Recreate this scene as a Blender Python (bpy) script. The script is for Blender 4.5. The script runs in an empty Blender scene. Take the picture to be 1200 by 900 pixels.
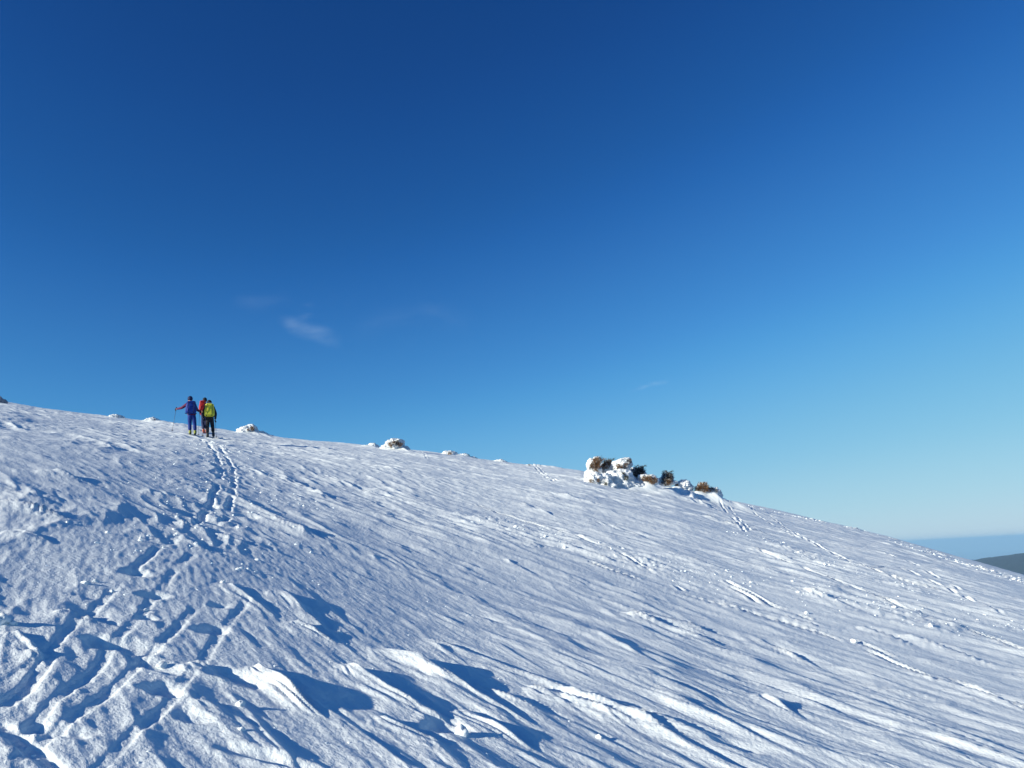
import bpy, bmesh, math, random
import numpy as np
from mathutils import Vector, Matrix, noise as mnoise

R = math.radians
S = bpy.context.scene
COL = S.collection
random.seed(7)
rng = np.random.default_rng(11)

# ------------------------------------------------------------------ camera
EYE = 1.6                      # eye height above the snow under the camera
F_PX = 924.0                   # focal length in pixels of the 1200 px wide photograph
ROLL, PITCH = R(3.0), R(12.75)
cam_data = bpy.data.cameras.new('camera')
cam = bpy.data.objects.new('camera', cam_data)
COL.objects.link(cam)
S.camera = cam
cam_data.sensor_width = 36.0
cam_data.lens = 36.0 * F_PX / 1200.0
cam_data.clip_start = 0.1
cam_data.clip_end = 200000
_f = Vector((0, math.cos(PITCH), math.sin(PITCH)))
_u = Vector((0, -math.sin(PITCH), math.cos(PITCH)))
_r = Vector((1, 0, 0))
_cx = _r * math.cos(ROLL) - _u * math.sin(ROLL)
_cy = _r * math.sin(ROLL) + _u * math.cos(ROLL)
M = Matrix((_cx, _cy, -_f)).transposed().to_4x4()
M.translation = Vector((0, 0, EYE))
cam.matrix_world = M

# ------------------------------------------------------------------ sky and sun
SUN_AZ, SUN_EL = -120.0, 18.3
EXPO = 0.75
world = bpy.data.worlds.new('World')
S.world = world
world.use_nodes = True
nt = world.node_tree
bg = nt.nodes['Background']
sky = nt.nodes.new('ShaderNodeTexSky')
sky.sky_type = 'NISHITA'
sky.sun_disc = False
sky.sun_elevation = R(SUN_EL)
sky.sun_rotation = R(SUN_AZ)
sky.altitude = 1400
sky.air_density = 1.0
sky.dust_density = 0.0
sky.ozone_density = 6.0
m1 = nt.nodes.new('ShaderNodeVectorMath'); m1.operation = 'SCALE'; m1.inputs['Scale'].default_value = 0.1
crv = nt.nodes.new('ShaderNodeRGBCurve')        # a saturated, contrasty rendering of the whole sky, as the phone made it
m2 = nt.nodes.new('ShaderNodeVectorMath'); m2.operation = 'SCALE'; m2.inputs['Scale'].default_value = 10.0
CURVES = [
    [(0, 0), (.035, .0075), (.043, .0115), (.052, .0175), (.062, .030), (.076, .047), (.095, .074), (.118, .118), (.152, .178), (.2, .245), (.27, .33), (.36, .40), (.6, .53), (1, .7)],
    [(0, 0), (.084, .059), (.1, .08), (.12, .110), (.14, .148), (.165, .197), (.2, .263), (.25, .36), (.31, .445), (.42, .545), (.6, .65), (.75, .69), (1, .75)],
    [(0, 0), (.2, .232), (.235, .29), (.275, .357), (.31, .432), (.36, .517), (.42, .605), (.49, .69), (.57, .745), (.7, .775), (.85, .80), (1, .84)],
]
for ci, pts in enumerate(CURVES):
    c = crv.mapping.curves[ci]
    while len(c.points) > 2:
        c.points.remove(c.points[1])
    c.points[0].location = pts[0]; c.points[1].location = pts[-1]
    for p in pts[1:-1]:
        c.points.new(*p)
    for p in c.points:
        p.handle_type = 'AUTO_CLAMPED'
crv.mapping.use_clip = False
crv.mapping.update()
nt.links.new(sky.outputs[0], m1.inputs[0])
nt.links.new(m1.outputs[0], crv.inputs['Color'])
nt.links.new(crv.outputs[0], m2.inputs[0])
nt.links.new(m2.outputs[0], bg.inputs[0])
bg.inputs[1].default_value = 0.1 / 2 ** EXPO

sd = bpy.data.lights.new('sun', 'SUN')
sd.energy = 3.75
sd.angle = R(0.5)
sd.color = (1.0, 0.965, 0.80)
sun = bpy.data.objects.new('sun', sd)
COL.objects.link(sun)
to_sun = Vector((math.sin(R(SUN_AZ)) * math.cos(R(SUN_EL)), math.cos(R(SUN_AZ)) * math.cos(R(SUN_EL)), math.sin(R(SUN_EL))))
sun.rotation_euler = to_sun.to_track_quat('Z', 'Y').to_euler()

S.view_settings.view_transform = 'Standard'
S.view_settings.look = 'None'
S.view_settings.exposure = EXPO
S.view_settings.gamma = 1.0
S.view_settings.use_curve_mapping = False
S.cycles.max_bounces = 6
S.cycles.diffuse_bounces = 3
S.cycles.volume_bounces = 1
S.cycles.transparent_max_bounces = 16

# ------------------------------------------------------------------ helpers
def tag(o, label=None, cat=None, group=None, kind=None):
    if label: o['label'] = label
    if cat: o['category'] = cat
    if group: o['group'] = group
    if kind: o['kind'] = kind
    return o

def link(name, mesh, mat=None, parent=None, loc=None):
    o = bpy.data.objects.new(name, mesh)
    COL.objects.link(o)
    if mat is not None and mesh is not None and not mesh.materials:
        mesh.materials.append(mat)
    if loc is not None: o.location = loc
    if parent is not None: o.parent = parent
    return o

def empty(name, loc=(0, 0, 0)):
    o = bpy.data.objects.new(name, None)
    o.empty_display_size = 0.2
    COL.objects.link(o)
    o.location = loc
    return o

def direction(px, py):
    """world direction seen at a point of the photograph"""
    v = _cx * ((px - 600) / F_PX) + _cy * ((450 - py) / F_PX) + _f
    return v

def azel(px, py):
    v = direction(px, py)
    return math.atan2(v.x, v.y), v.z / math.hypot(v.x, v.y)

def smooth(a, b, x):
    t = np.clip((x - a) / (b - a), 0, 1)
    return t * t * (3 - 2 * t)

_perm = rng.permutation(1024)
_ga = rng.random(1024) * 2 * np.pi
_gx, _gy = np.cos(_ga), np.sin(_ga)
def perlin(x, y, seed=0):
    x = x + seed * 17.37; y = y + seed * 31.91
    xi = np.floor(x).astype(np.int64); yi = np.floor(y).astype(np.int64)
    fx = x - xi; fy = y - yi
    u = fx * fx * fx * (fx * (fx * 6 - 15) + 10); v = fy * fy * fy * (fy * (fy * 6 - 15) + 10)
    def g(ix, iy, dx, dy):
        h = _perm[(ix + _perm[iy & 1023]) & 1023]
        return _gx[h] * dx + _gy[h] * dy
    n00 = g(xi, yi, fx, fy); n10 = g(xi + 1, yi, fx - 1, fy)
    n01 = g(xi, yi + 1, fx, fy - 1); n11 = g(xi + 1, yi + 1, fx - 1, fy - 1)
    a = n00 + u * (n10 - n00); b = n01 + u * (n11 - n01)
    return (a + v * (b - a)) * 1.41

# ------------------------------------------------------------------ shape of the hill
RC = 70.0                       # distance of the brow of the hill
SKY_LINE = [(-40, 468), (0, 471.5), (20, 474.5), (40, 478), (60, 480.5), (130, 489), (155, 492.5), (215, 498), (260, 504.5), (320, 513),
            (400, 520), (500, 530), (550, 537), (600, 543), (680, 552), (720, 560), (790, 572), (850, 586), (900, 597),
            (960, 610), (1000, 619), (1040, 629), (1080, 641), (1120, 653), (1150, 661), (1200, 675), (1240, 688)]
_ae = np.array([azel(*p) for p in SKY_LINE])
_A = np.stack([np.sin(_ae[:, 0]), np.cos(_ae[:, 0])], 1)
PA, PB = np.linalg.lstsq(_A, _ae[:, 1], rcond=None)[0]
_res = _ae[:, 1] - _A @ np.array([PA, PB])

def brow(phi, r):
    res = np.interp(phi, _ae[:, 0], _res)
    fade = 1 - smooth(R(36), R(70), np.abs(phi))
    return PA * np.sin(phi) + PB * np.cos(phi) + res * fade * smooth(4, 45, r)

def hill(phi, r):
    """height of the smooth hill, world z (ground under the camera is z = 0)"""
    e = brow(phi, r)
    z = r * e + 2 * EYE * r / RC - EYE - EYE * r * r / RC ** 2
    # a shallow hollow in front of the camera turns the near snow a little away from the sun
    s = r * (np.sin(phi) * .87 + np.cos(phi) * .5)
    z = z - .075 * s * smooth(-1.5, 2.5, s) * np.exp(-(s / 11.0) ** 2) * (1 - smooth(15, 30, r))
    return z + EYE

def hill_xy(x, y):
    return hill(np.arctan2(x, y), np.hypot(x, y))

def ground_at(px, py, off=0.0):
    """where the line of sight through a point of the photograph meets the smooth hill"""
    phi, t = azel(px, py)
    lo, hi = 1.0, RC * 0.985
    for _ in range(50):
        m = (lo + hi) / 2
        if (float(hill(phi, m)) - EYE) / m < t: lo = m
        else: hi = m
    r = (lo + hi) / 2 + off
    return Vector((r * math.sin(phi), r * math.cos(phi), float(hill(phi, r))))

def at_dist(px, py, r):
    """point at horizontal distance r on the line of sight"""
    phi, t = azel(px, py)
    return Vector((r * math.sin(phi), r * math.cos(phi), EYE + r * t))

# polar sheet: fine where the slope is near, coarse behind the camera and far down the mountain
rows = [0.25, 0.6, 1.1, 1.7]
r = 2.1
while r < 95:
    rows.append(r)
    d = 0.0005 * r * r + 0.0012 * r
    r += min(d, 0.085 if r < 42 else 0.085 + (r - 42) * 0.0035)
while r < 3000:
    rows.append(r); r *= 1.035
rows = np.array(rows)
fine = np.linspace(R(-37), R(37), 1080)
coarse = np.linspace(R(37), R(323), 110)[1:-1]
phis = np.concatenate([fine, coarse])
NR, NP = len(rows), len(phis)
PH, RR = np.meshgrid(np.where(phis > math.pi, phis - 2 * math.pi, phis), rows)
Z = hill(PH, RR)
# beyond the brow the mountain falls away to the lowland
far0 = int(np.searchsorted(rows, 110.0))
e_far = brow(PH[far0], 200.0)
for i in range(far0, NR):
    rm = (rows[i] + rows[i - 1]) / 2
    slope = e_far + 2 * EYE / RC - 2 * EYE * rm / RC ** 2 - 2 * 0.0006 * (rm - 105)
    slope = np.maximum(slope, -0.52)
    Z[i] = np.maximum(Z[i - 1] + slope * (rows[i] - rows[i - 1]), -903)
X = RR * np.sin(PH); Y = RR * np.cos(PH)
H = np.zeros_like(X)            # wind-carved relief, added to the hill

near = RR < 100
nx, ny = X[near], Y[near]
# wind runs from upper left, down the slope, to the lower right
WD = np.array([1.0, -1.25]); WD /= np.linalg.norm(WD)
def st(x, y):
    wx = x + 0.9 * perlin(x * .13, y * .13, 3)
    wy = y + 0.9 * perlin(x * .13, y * .13, 4)
    return wx * WD[0] + wy * WD[1], -wx * WD[1] + wy * WD[0]
s_, t_ = st(nx, ny)
h = 0.14 * perlin(nx * .12, ny * .12, 1) + 0.05 * perlin(s_ * .18, t_ * .45, 2)
patch = smooth(-.25, .35, perlin(s_ * .16, t_ * .3, 5))
patch2 = smooth(-.2, .4, perlin(s_ * .25, t_ * .5, 6))
lump = smooth(0.1, -0.9, nx / (ny + .5) * 2.2)      # more lumps than streaks towards the left
def ridged(n): return (1 - np.abs(n) * 1.6) ** 2
rt = t_ + .10 * perlin(s_ * .9, t_ * 1.2, 7)
n1 = ridged(perlin(s_ * .30, rt * 1.25, 8))
nl = 1 - .4 * smooth(.02, -.25, nx / (ny + .5)) * (1 - smooth(6, 12, np.hypot(nx, ny)))
h += (0.010 + 0.036 * patch) * n1 * nl
n2 = ridged(perlin(s_ * .75, rt * 3.4, 9))
h += (0.003 + 0.014 * patch2) * n2
h += (0.0015 + 0.005 * patch) * perlin(s_ * 1.8, rt * 8.5, 10)
h += 0.0034 * perlin(s_ * 4.5, t_ * 20, 11)
h += nl * lump * (0.013 * perlin(nx * 1.3, ny * .8, 12) + 0.006 * np.abs(perlin(nx * 2.6, ny * 1.8, 13)))
h += 0.0022 * perlin(nx * 5, ny * 5, 14) * (1 - .4 * patch2) + 0.0014 * perlin(nx * 11, ny * 11, 15) + 0.0011 * perlin(nx * 26, ny * 26, 16)
farf = smooth(9, 22, np.hypot(nx, ny))
h += farf * (0.011 * perlin(nx * 2.1 + ny * .5, ny * 1.0, 17) + 0.0075 * perlin(nx * 4.6 + ny, ny * 2.2, 18) + 0.004 * perlin(nx * 9, ny * 5, 19))
H[near] = h

# --- features stamped into the relief; each works on the part of the sheet it touches
def window(x0, x1, y0, y1):
    """index window of the polar sheet covering a world box"""
    cs = [(x0, y0), (x0, y1), (x1, y0), (x1, y1)]
    ph = [math.atan2(a, b) for a, b in cs]
    rmin = math.hypot(max(0, max(x0, -x1)), max(0, y0)) if y0 > 0 else 0
    rmax = max(math.hypot(a, b) for a, b in cs)
    i0 = max(0, int(np.searchsorted(rows, rmin)) - 1); i1 = min(NR, int(np.searchsorted(rows, rmax)) + 1)
    j0 = max(0, int(np.searchsorted(fine, min(ph))) - 1); j1 = min(len(fine), int(np.searchsorted(fine, max(ph))) + 1)
    return slice(i0, i1), slice(j0, j1)

RS = 0.58
def ridge(p0, p1, w, hgt, curve=0.0, hollow=.30, shade=.38, rough=.12, k=0):
    """sastruga: blunt head at p0, tail at p1, gentle sunny flank, steep flank on the far side"""
    hollow = min(hollow, .32)
    w = max(w, min(.30, .022 * math.hypot(*p0)))        # never finer than the sheet can carry
    dx, dy = p1[0] - p0[0], p1[1] - p0[1]
    L = math.hypot(dx, dy); ux, uy = dx / L, dy / L
    pad = w * 3.0
    xs = [p0[0], p1[0]]; ys = [p0[1], p1[1]]
    I = window(min(xs) - pad, max(xs) + pad, min(ys) - pad, max(ys) + pad)
    x = X[I] - p0[0]; y = Y[I] - p0[1]
    if x.size == 0: return
    s = (x * ux + y * uy) / L
    t = (-x * uy + y * ux)                     # positive = far (shaded) side
    t = t - curve * L * np.sin(np.clip(s, 0, 1) * math.pi)
    t = t + rough * w * perlin(X[I] * 2.2 / max(w, .3) * .5, Y[I] * 2.2 / max(w, .3) * .5, 20 + k)
    hs = np.clip(1 - s, 0, 1)
    wid = w * (.30 + .70 * hs) * (.35 + .65 * smooth(-.05, .22, s))
    q = t / wid
    along = smooth(-.03, .10, s) * smooth(0, .6, 1 - s)
    along = along * (.75 + .55 * perlin(X[I] * 1.7, Y[I] * 1.7, 40 + k))
    stri = perlin(s * L * 1.6 + k, t / wid * 2.6 + k * 3, 44) * .5 + perlin(s * L * 3.5, t / wid * 6 + k, 45) * .22
    sunny = .68 * smooth(-2.3, .1, q) / .96 + .30 * smooth(-.30, .02, q)
    dark = 1 - smooth(0.0, shade, q)
    prof = np.where(q < 0, sunny, dark) * (1 + .75 * stri) + .40 * stri * np.exp(-(q / 1.1) ** 2)
    trough = -hollow * np.exp(-((q - .75) / .42) ** 2)
    H[I] += RS * hgt * along * (prof + trough * (q > 0))

def groove(pts, w, depth, berm=.18, wob=.5, k=0, gaps=0.0):
    """narrow trench along a line, small raised lips"""
    for a, b in zip(pts[:-1], pts[1:]):
        dx, dy = b[0] - a[0], b[1] - a[1]
        L = math.hypot(dx, dy) + 1e-6; ux, uy = dx / L, dy / L
        pad = w * 2.5
        I = window(min(a[0], b[0]) - pad, max(a[0], b[0]) + pad, min(a[1], b[1]) - pad, max(a[1], b[1]) + pad)
        x = X[I] - a[0]; y = Y[I] - a[1]
        if x.size == 0: continue
        s = x * ux + y * uy
        t = -x * uy + y * ux + wob * w * perlin(X[I] * 1.5, Y[I] * 1.5, 60 + k)
        on = smooth(-w * .3, w * .2, s) * smooth(-w * .3, w * .2, L - s)
        g = smooth(-gaps, gaps + .01, perlin(X[I] * 1.1, Y[I] * 1.1, 70 + k) + .15) if gaps else 1
        q = np.abs(t) / w
        nearf = .75 + .25 * smooth(6, 14, RR[I])
        H[I] += on * g * nearf * depth * (.8 + .5 * np.abs(perlin(X[I] * 2.1, Y[I] * 2.1, 75 + k))) * (-(1 - smooth(.25, .55, q)) + berm * np.exp(-((q - .8) / .22) ** 2))

def hole(c, a, b, ang, depth, k=0):
    """foot or collapse hole: flat floor, steep wall on the sunny side"""
    I = window(c[0] - a * 1.7, c[0] + a * 1.7, c[1] - a * 1.7, c[1] + a * 1.7)
    x = X[I] - c[0]; y = Y[I] - c[1]
    if x.size == 0: return
    ca, sa = math.cos(ang), math.sin(ang)
    u = (x * ca + y * sa) / a; v = (-x * sa + y * ca) / b
    q = np.sqrt(u * u + v * v) + .34 * perlin(X[I] * .9 / a, Y[I] * .9 / a, 80 + k) + .10 * perlin(X[I] * 2.4 / a, Y[I] * 2.4 / a, 81 + k)
    sunny = (x * to_sun.x + y * to_sun.y) / a
    H[I] -= depth * (1 - smooth(.25, 1.05, q)) * (1 + .45 * np.clip(sunny, -1, 1))
    H[I] += depth * .12 * np.exp(-((q - 1.15) / .25) ** 2)

def g2(px, py):
    v = ground_at(px, py); return (v.x, v.y)
def mpp(px, py):
    v = ground_at(px, py); return math.hypot(v.x, v.y) / F_PX

def pridge(a, b, wpx, hgt, **kw):
    big = wpx > 30
    ridge(g2(*a), g2(*b), (.78 if big else .85) * wpx * mpp((a[0] + b[0]) / 2, (a[1] + b[1]) / 2), hgt * (.9 if big else 1.15), **kw)

# a field of small random sastrugi everywhere
for k in range(1500):
    rr = 2.5 + 55 * random.random() ** 1.25
    ph = random.uniform(R(-36), R(36))
    x, y = rr * math.sin(ph), rr * math.cos(ph)
    left = x / y < -.18
    L = random.uniform(.35, 1.8) * (0.6 if left else 1.15) * (1 + rr / 40)
    ang = math.atan2(WD[1], WD[0]) + random.gauss(0, .28 if left else .13) + (0.35 if left else 0)
    hh = random.uniform(.007, .027) * ((.3 if x / y < -.05 else .55) if rr < 9 else 1.1) * (1 + rr / 35) * min(1, L)
    ridge((x, y), (x + L * math.cos(ang), y + L * math.sin(ang)), L * random.uniform(.10, .22), hh, k=k % 17, curve=random.uniform(-.05, .05))

# long thin streaks of drift on the open slope
for k in range(1700):
    rr = 3.5 + 50 * random.random() ** 1.1
    ph = random.uniform(R(-20), R(36))
    x, y = rr * math.sin(ph), rr * math.cos(ph)
    msk = float(perlin(np.array([x * .16]), np.array([y * .16]), 92)[0])
    if msk < random.uniform(-.35, .35): continue
    L = random.uniform(.6, 3.2) * (.8 + rr / 50)
    ang = math.atan2(WD[1], WD[0]) + random.gauss(0, .08)
    ridge((x, y), (x + L * math.cos(ang), y + L * math.sin(ang)), L * random.uniform(.035, .08) + .03, random.uniform(.011, .034) * (.8 + rr / 32) * (.6 if x / y < .05 and rr < 14 else 1), k=k % 17, curve=random.uniform(-.03, .03), shade=.5)

# the large carved ridges of the foreground, each placed where it lies
pridge((450, 768), (650, 880), 62, .150, k=1, curve=.03, hollow=.35)
pridge((405, 788), (600, 900), 48, .115, k=2, curve=-.03)
pridge((470, 774), (720, 880), 34, .075, k=3)
pridge((298, 788), (390, 862), 14, .14, k=4, hollow=.3, shade=.35)
pridge((225, 782), (300, 815), 30, .06, k=5, hollow=.9)
pridge((500, 752), (790, 872), 40, .075, k=6, hollow=.9)
pridge((620, 814), (760, 868), 30, .085, k=7, hollow=.5)
pridge((660, 820), (850, 900), 36, .085, k=8, hollow=.6)
pridge((690, 830), (905, 905), 40, .11, k=9, hollow=.6)
pridge((733, 716), (868, 762), 26, .11, k=10, hollow=.6)
pridge((745, 712), (880, 752), 18, .06, k=11, hollow=.6)
pridge((880, 744), (1010, 803), 12, .07, k=12, hollow=.5)
pridge((895, 830), (950, 865), 22, .08, k=13)
pridge((553, 722), (600, 740), 14, .05, k=14)
pridge((330, 700), (400, 760), 30, .06, k=15)
pridge((345, 735), (400, 764), 26, .06, k=16)
pridge((270, 690), (330, 735), 28, .05, k=17)
pridge((540, 843), (640, 905), 40, .11, k=18, hollow=.5)
pridge((445, 855), (540, 905), 40, .08, k=19, hollow=.8)
pridge((780, 650), (850, 672), 16, .07, k=20)
pridge((1005, 735), (1110, 770), 18, .10, k=21)
pridge((1060, 745), (1190, 790), 18, .10, k=22)
pridge((840, 700), (1000, 745), 16, .07, k=23)
pridge((610, 590), (680, 615), 12, .09, k=24)
pridge((660, 640), (740, 668), 14, .08, k=25)
pridge((380, 555), (470, 590), 12, .10, k=26)
pridge((330, 560), (420, 600), 12, .10, k=27)
pridge((0, 596), (90, 618), 22, .13, k=28, hollow=.9)
pridge((18, 628), (70, 645), 16, .07, k=29, hollow=.6)
pridge((70, 720), (160, 745), 22, .07, k=30, hollow=.8)
pridge((20, 745), (60, 790), 26, .06, k=31)
pridge((700, 745), (790, 800), 30, .04, k=32)
pridge((230, 830), (330, 880), 36, .05, k=33, hollow=.7)
pridge((590, 655), (640, 680), 10, .05, k=34)
pridge((800, 600), (960, 640), 14, .15, k=35, hollow=.2)
pridge((775, 574), (860, 606), 22, .28, k=36, hollow=.1, shade=.8)
for (x0, y0, x1, y1) in ((205, 610, 320, 650), (170, 575, 260, 600), (300, 600, 400, 640), (60, 555, 130, 575), (430, 575, 520, 600),
                         (520, 560, 600, 580), (640, 580, 720, 600), (700, 610, 790, 640), (880, 640, 1000, 680), (930, 690, 1050, 735)):
    pridge((x0, y0), (x1, y1), 13, .09, k=int(x0) % 13, hollow=.7)

# holes and dark hollows
for k, (px, py, wpx, hpx, depth, ang) in enumerate([
        (157, 677, 17, 10, .13, 45), (180, 702, 16, 13, .10, 50), (170, 728, 10, 10, .07, 50), (118, 755, 22, 18, .11, 30),
        (158, 762, 34, 14, .10, -30), (250, 743, 20, 17, .09, -40), (259, 715, 14, 9, .07, 50), (192, 815, 22, 12, .09, 45),
        (180, 786, 40, 9, .07, -35), (420, 835, 40, 14, .05, -25), (280, 803, 46, 12, .07, -25), (48, 858, 16, 9, .06, 45),
        (80, 866, 26, 8, .06, 40), (225, 848, 24, 8, .05, -30), (525, 868, 30, 15, .09, -20), (318, 905, 60, 12, .08, -20),
        (110, 720, 30, 10, .06, -25), (40, 765, 14, 6, .04, -20), (103, 700, 20, 8, .04, -20), (236, 606, 22, 7, .10, -10),
        (258, 612, 20, 6, .10, -5), (222, 600, 26, 5, .08, -10), (290, 604, 15, 5, .08, -5), (245, 592, 12, 5, .08, 0),
        (870, 893, 40, 8, .06, -20), (1090, 822, 30, 6, .05, -20)]):
    m = mpp(px, py)
    c = g2(px, py)
    # the foreshortened height in the picture gives the depth along the ground
    c2 = g2(px, py - hpx)
    dd = min(math.hypot(c2[0] - c[0], c2[1] - c[1]), wpx * m * 1.6)
    hole(c, max(wpx * m, .08), max(dd * .7, .08), R(ang) * .5, depth * (.36 if px < 280 and py > 640 else .46), k)

# the climbing track of the tourers: two ski grooves from the foreground up to the people
TRACK = [(-30, 872), (20, 826), (68, 790), (115, 742), (150, 706), (180, 676), (205, 650), (228, 630), (246, 612), (257, 592), (264, 570), (266, 552), (260, 536), (250, 524), (240, 514)]
def polyline(pts, off=0.0, sub=4):
    P = [Vector(g2(*p)) for p in pts]
    out = []
    for i in range(len(P) - 1):
        p0 = P[max(i - 1, 0)]; p1 = P[i]; p2 = P[i + 1]; p3 = P[min(i + 2, len(P) - 1)]
        for q in range(sub):
            t = q / sub
            out.append(.5 * ((2 * p1) + (p2 - p0) * t + (2 * p0 - 5 * p1 + 4 * p2 - p3) * t * t + (3 * p1 - p0 - 3 * p2 + p3) * t ** 3))
    out.append(P[-1])
    res = []
    for i, p in enumerate(out):
        d = (out[min(i + 1, len(out) - 1)] - out[max(i - 1, 0)]).normalized()
        n = Vector((-d.y, d.x))
        res.append(tuple(p + n * off))
    return res
for sg, kk in ((.14, 1), (-.14, 2)):
    groove(polyline(TRACK[8:], sg), .11, .034, k=kk, gaps=.12)
    groove(polyline(TRACK[5:9], sg), .10, .008, k=kk, gaps=.3)
    groove(polyline(TRACK[:7], sg), .075, .011, k=kk, gaps=.28, wob=.35)
groove(polyline(TRACK[:5], .62), .075, .009, k=11, gaps=.3, wob=.4)
TRACK2 = [(60, 905), (110, 862), (165, 815), (205, 770), (238, 735), (262, 706), (275, 690)]
groove(polyline(TRACK2, .12), .075, .011, k=3, gaps=.28, wob=.35)
groove(polyline(TRACK2, -.16), .07, .009, k=4, gaps=.3, wob=.35)
TRACK3 = [(-10, 838), (28, 812), (60, 770), (88, 745)]
groove(polyline(TRACK3, 0), .09, .018, k=5, wob=.3, gaps=.2)
groove(polyline([(-10, 852), (30, 882), (62, 912)], 0), .09, .020, k=6, wob=.3)
TR = Vector(g2(264, 560))
# trampled prints beside the upper track
for k in range(70):
    f = random.random() ** .8
    i = (8 + k % 6) if k < 60 else int(f * 6); q = random.random()
    px = TRACK[i][0] * (1 - q) + TRACK[i + 1][0] * q; py = TRACK[i][1] * (1 - q) + TRACK[i + 1][1] * q
    c = g2(px, py)
    c = (c[0] + random.gauss(0, .17), c[1] + random.gauss(0, .3))
    far = math.hypot(*c)
    if far < 11: continue
    nearf = .35 + .65 * min(1, far / 22)
    hole(c, random.uniform(.09, .14), random.uniform(.06, .09), random.uniform(1.0, 2.0), random.uniform(.03, .07) * nearf * .9, k % 20)
# thin old ski lines on the right of the slope
for k, pts in enumerate([
        [(838, 588), (856, 604), (872, 622)], [(843, 586), (862, 604), (878, 621)], [(622, 545), (634, 556), (648, 566)], [(626, 545), (639, 556), (652, 566)],
        [(837, 681), (868, 695), (896, 708)], [(850, 683), (900, 706), (950, 725)], [(940, 725), (1060, 775), (1210, 838)], [(865, 588), (960, 640), (1060, 668), (1190, 730)],
        [(870, 596), (990, 655), (1120, 697)], [(1040, 650), (1125, 692)], [(492, 528), (500, 538)], [(690, 660), (820, 700), (960, 740), (1100, 800)],
        [(560, 590), (700, 640), (800, 690)], [(880, 640), (1000, 690), (1200, 765)]]):
    groove(polyline(pts, 0, 3), .10 if k < 4 else .09, .045 if k < 4 else .035, k=k + 7, gaps=.2, berm=.6)

# crumbled bands: old snowcat and ski spoor, rough broken crust
def band(pts, wm, amp, k, side=1):
    P = polyline(pts, 0, 3)
    for a, b in zip(P[:-1], P[1:]):
        dx, dy = b[0] - a[0], b[1] - a[1]
        L = math.hypot(dx, dy) + 1e-6; ux, uy = dx / L, dy / L
        pad = wm * 1.6
        I = window(min(a[0], b[0]) - pad, max(a[0], b[0]) + pad, min(a[1], b[1]) - pad, max(a[1], b[1]) + pad)
        x = X[I] - a[0]; y = Y[I] - a[1]
        if x.size == 0: continue
        s = x * ux + y * uy; t = (-x * uy + y * ux) / wm
        on = smooth(-.05, .05, s) * smooth(-.05, .05, L - s) * np.exp(-(t * 1.5) ** 2)
        n = np.abs(perlin(X[I] * 4.2, Y[I] * 3, 100 + k)) * .8 + np.abs(perlin(X[I] * 9, Y[I] * 6, 101 + k)) * .6
        on = on * smooth(-.35, .5, perlin(X[I] * .7, Y[I] * .5, 110 + k))
        H[I] += on * amp * (n + .15)
BANDS = [([(560, 606), (640, 630), (700, 645), (804, 673), (908, 690), (975, 702), (1060, 724), (1130, 742)], 1.2, .055),
         ([(1080, 709), (1140, 724), (1205, 742)], .6, .09),
         ([(880, 628), (950, 652), (1030, 678), (1110, 704)], .8, .07),
         ([(860, 590), (920, 603), (990, 618), (1050, 634), (1100, 650), (1150, 666), (1205, 680)], 1.1, .15),
         ([(1060, 640), (1110, 655), (1160, 672), (1210, 688)], 1.0, .13),
         ([(300, 588), (360, 592), (420, 600), (460, 606)], .8, .05),
         ([(120, 560), (180, 566), (240, 572)], 1.2, .05)]
for k, (pts, w, a) in enumerate(BANDS): band(pts, w, a, k)

# drifts banked up round the buried pines and shrubs, with tails down the wind
def bank(px, py, r, rpx, hgt, tail=2.5):
    c = at_dist(px, py, r); m = rpx * r / F_PX
    tx, ty = .92, -.39
    I = window(c.x - m * 3 - tail, c.x + m * 3 + tail, c.y - m * 3 - tail, c.y + m * 3 + tail)
    x = X[I] - c.x; y = Y[I] - c.y
    s = x * tx + y * ty; t = -x * ty + y * tx
    s = np.where(s > 0, s / (1 + tail / m * .6), s)
    n = 1 + .35 * perlin(X[I] * 1.6, Y[I] * 1.6, 120)
    H[I] += hgt * n * np.exp(-((s / m) ** 2 + (t / m) ** 2) * 1.1)
DB = math.hypot(*g2(707, 570))
for a in ((697, 566, DB + 1.4, 14, .22, 1), (728, 574, DB + 1.2, 22, .30, 2.5), (757, 568, DB + 1.3, 14, .32, 2), (783, 570, DB + 2.8, 14, .36, 2),
          (803, 575, DB + 3.4, 11, .28, 1.5), (825, 580, DB + 3.7, 13, .30, 2.5), (838, 584, DB + 3.8, 10, .16, 2.5),
          (296, 514, 52, 14, .26, 2.5), (462, 529, 52, 15, .22, 1.5), (433, 527, 54, 12, .14, .6), (527, 536, 56, 10, .14, .8), (545, 539, 56, 12, .16, 1.5),
          (586, 545, 58, 11, .14, .8), (621, 549, 58, 7, .12, .4), (632, 550, 58, 7, .12, .4), (645, 552, 58, 7, .12, .8), (134, 493, 55, 13, .16, .8), (181, 498, 54, 13, .18, 2)):
    bank(*a)
H *= smooth(.4, 2.2, RR)
Z += H

def surface_z(x, y):
    """height of the finished snow at a world point (nearest vertices of the sheet)"""
    ph = math.atan2(x, y); rr = math.hypot(x, y)
    j = min(max(int(np.searchsorted(fine, ph)), 1), len(fine) - 1); i = min(max(int(np.searchsorted(rows, rr)), 1), NR - 1)
    fj = (ph - fine[j - 1]) / (fine[j] - fine[j - 1]); fi = (rr - rows[i - 1]) / (rows[i] - rows[i - 1])
    fj = min(max(fj, 0), 1)
    return float((Z[i - 1, j - 1] * (1 - fj) + Z[i - 1, j] * fj) * (1 - fi) + (Z[i, j - 1] * (1 - fj) + Z[i, j] * fj) * fi)

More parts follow.
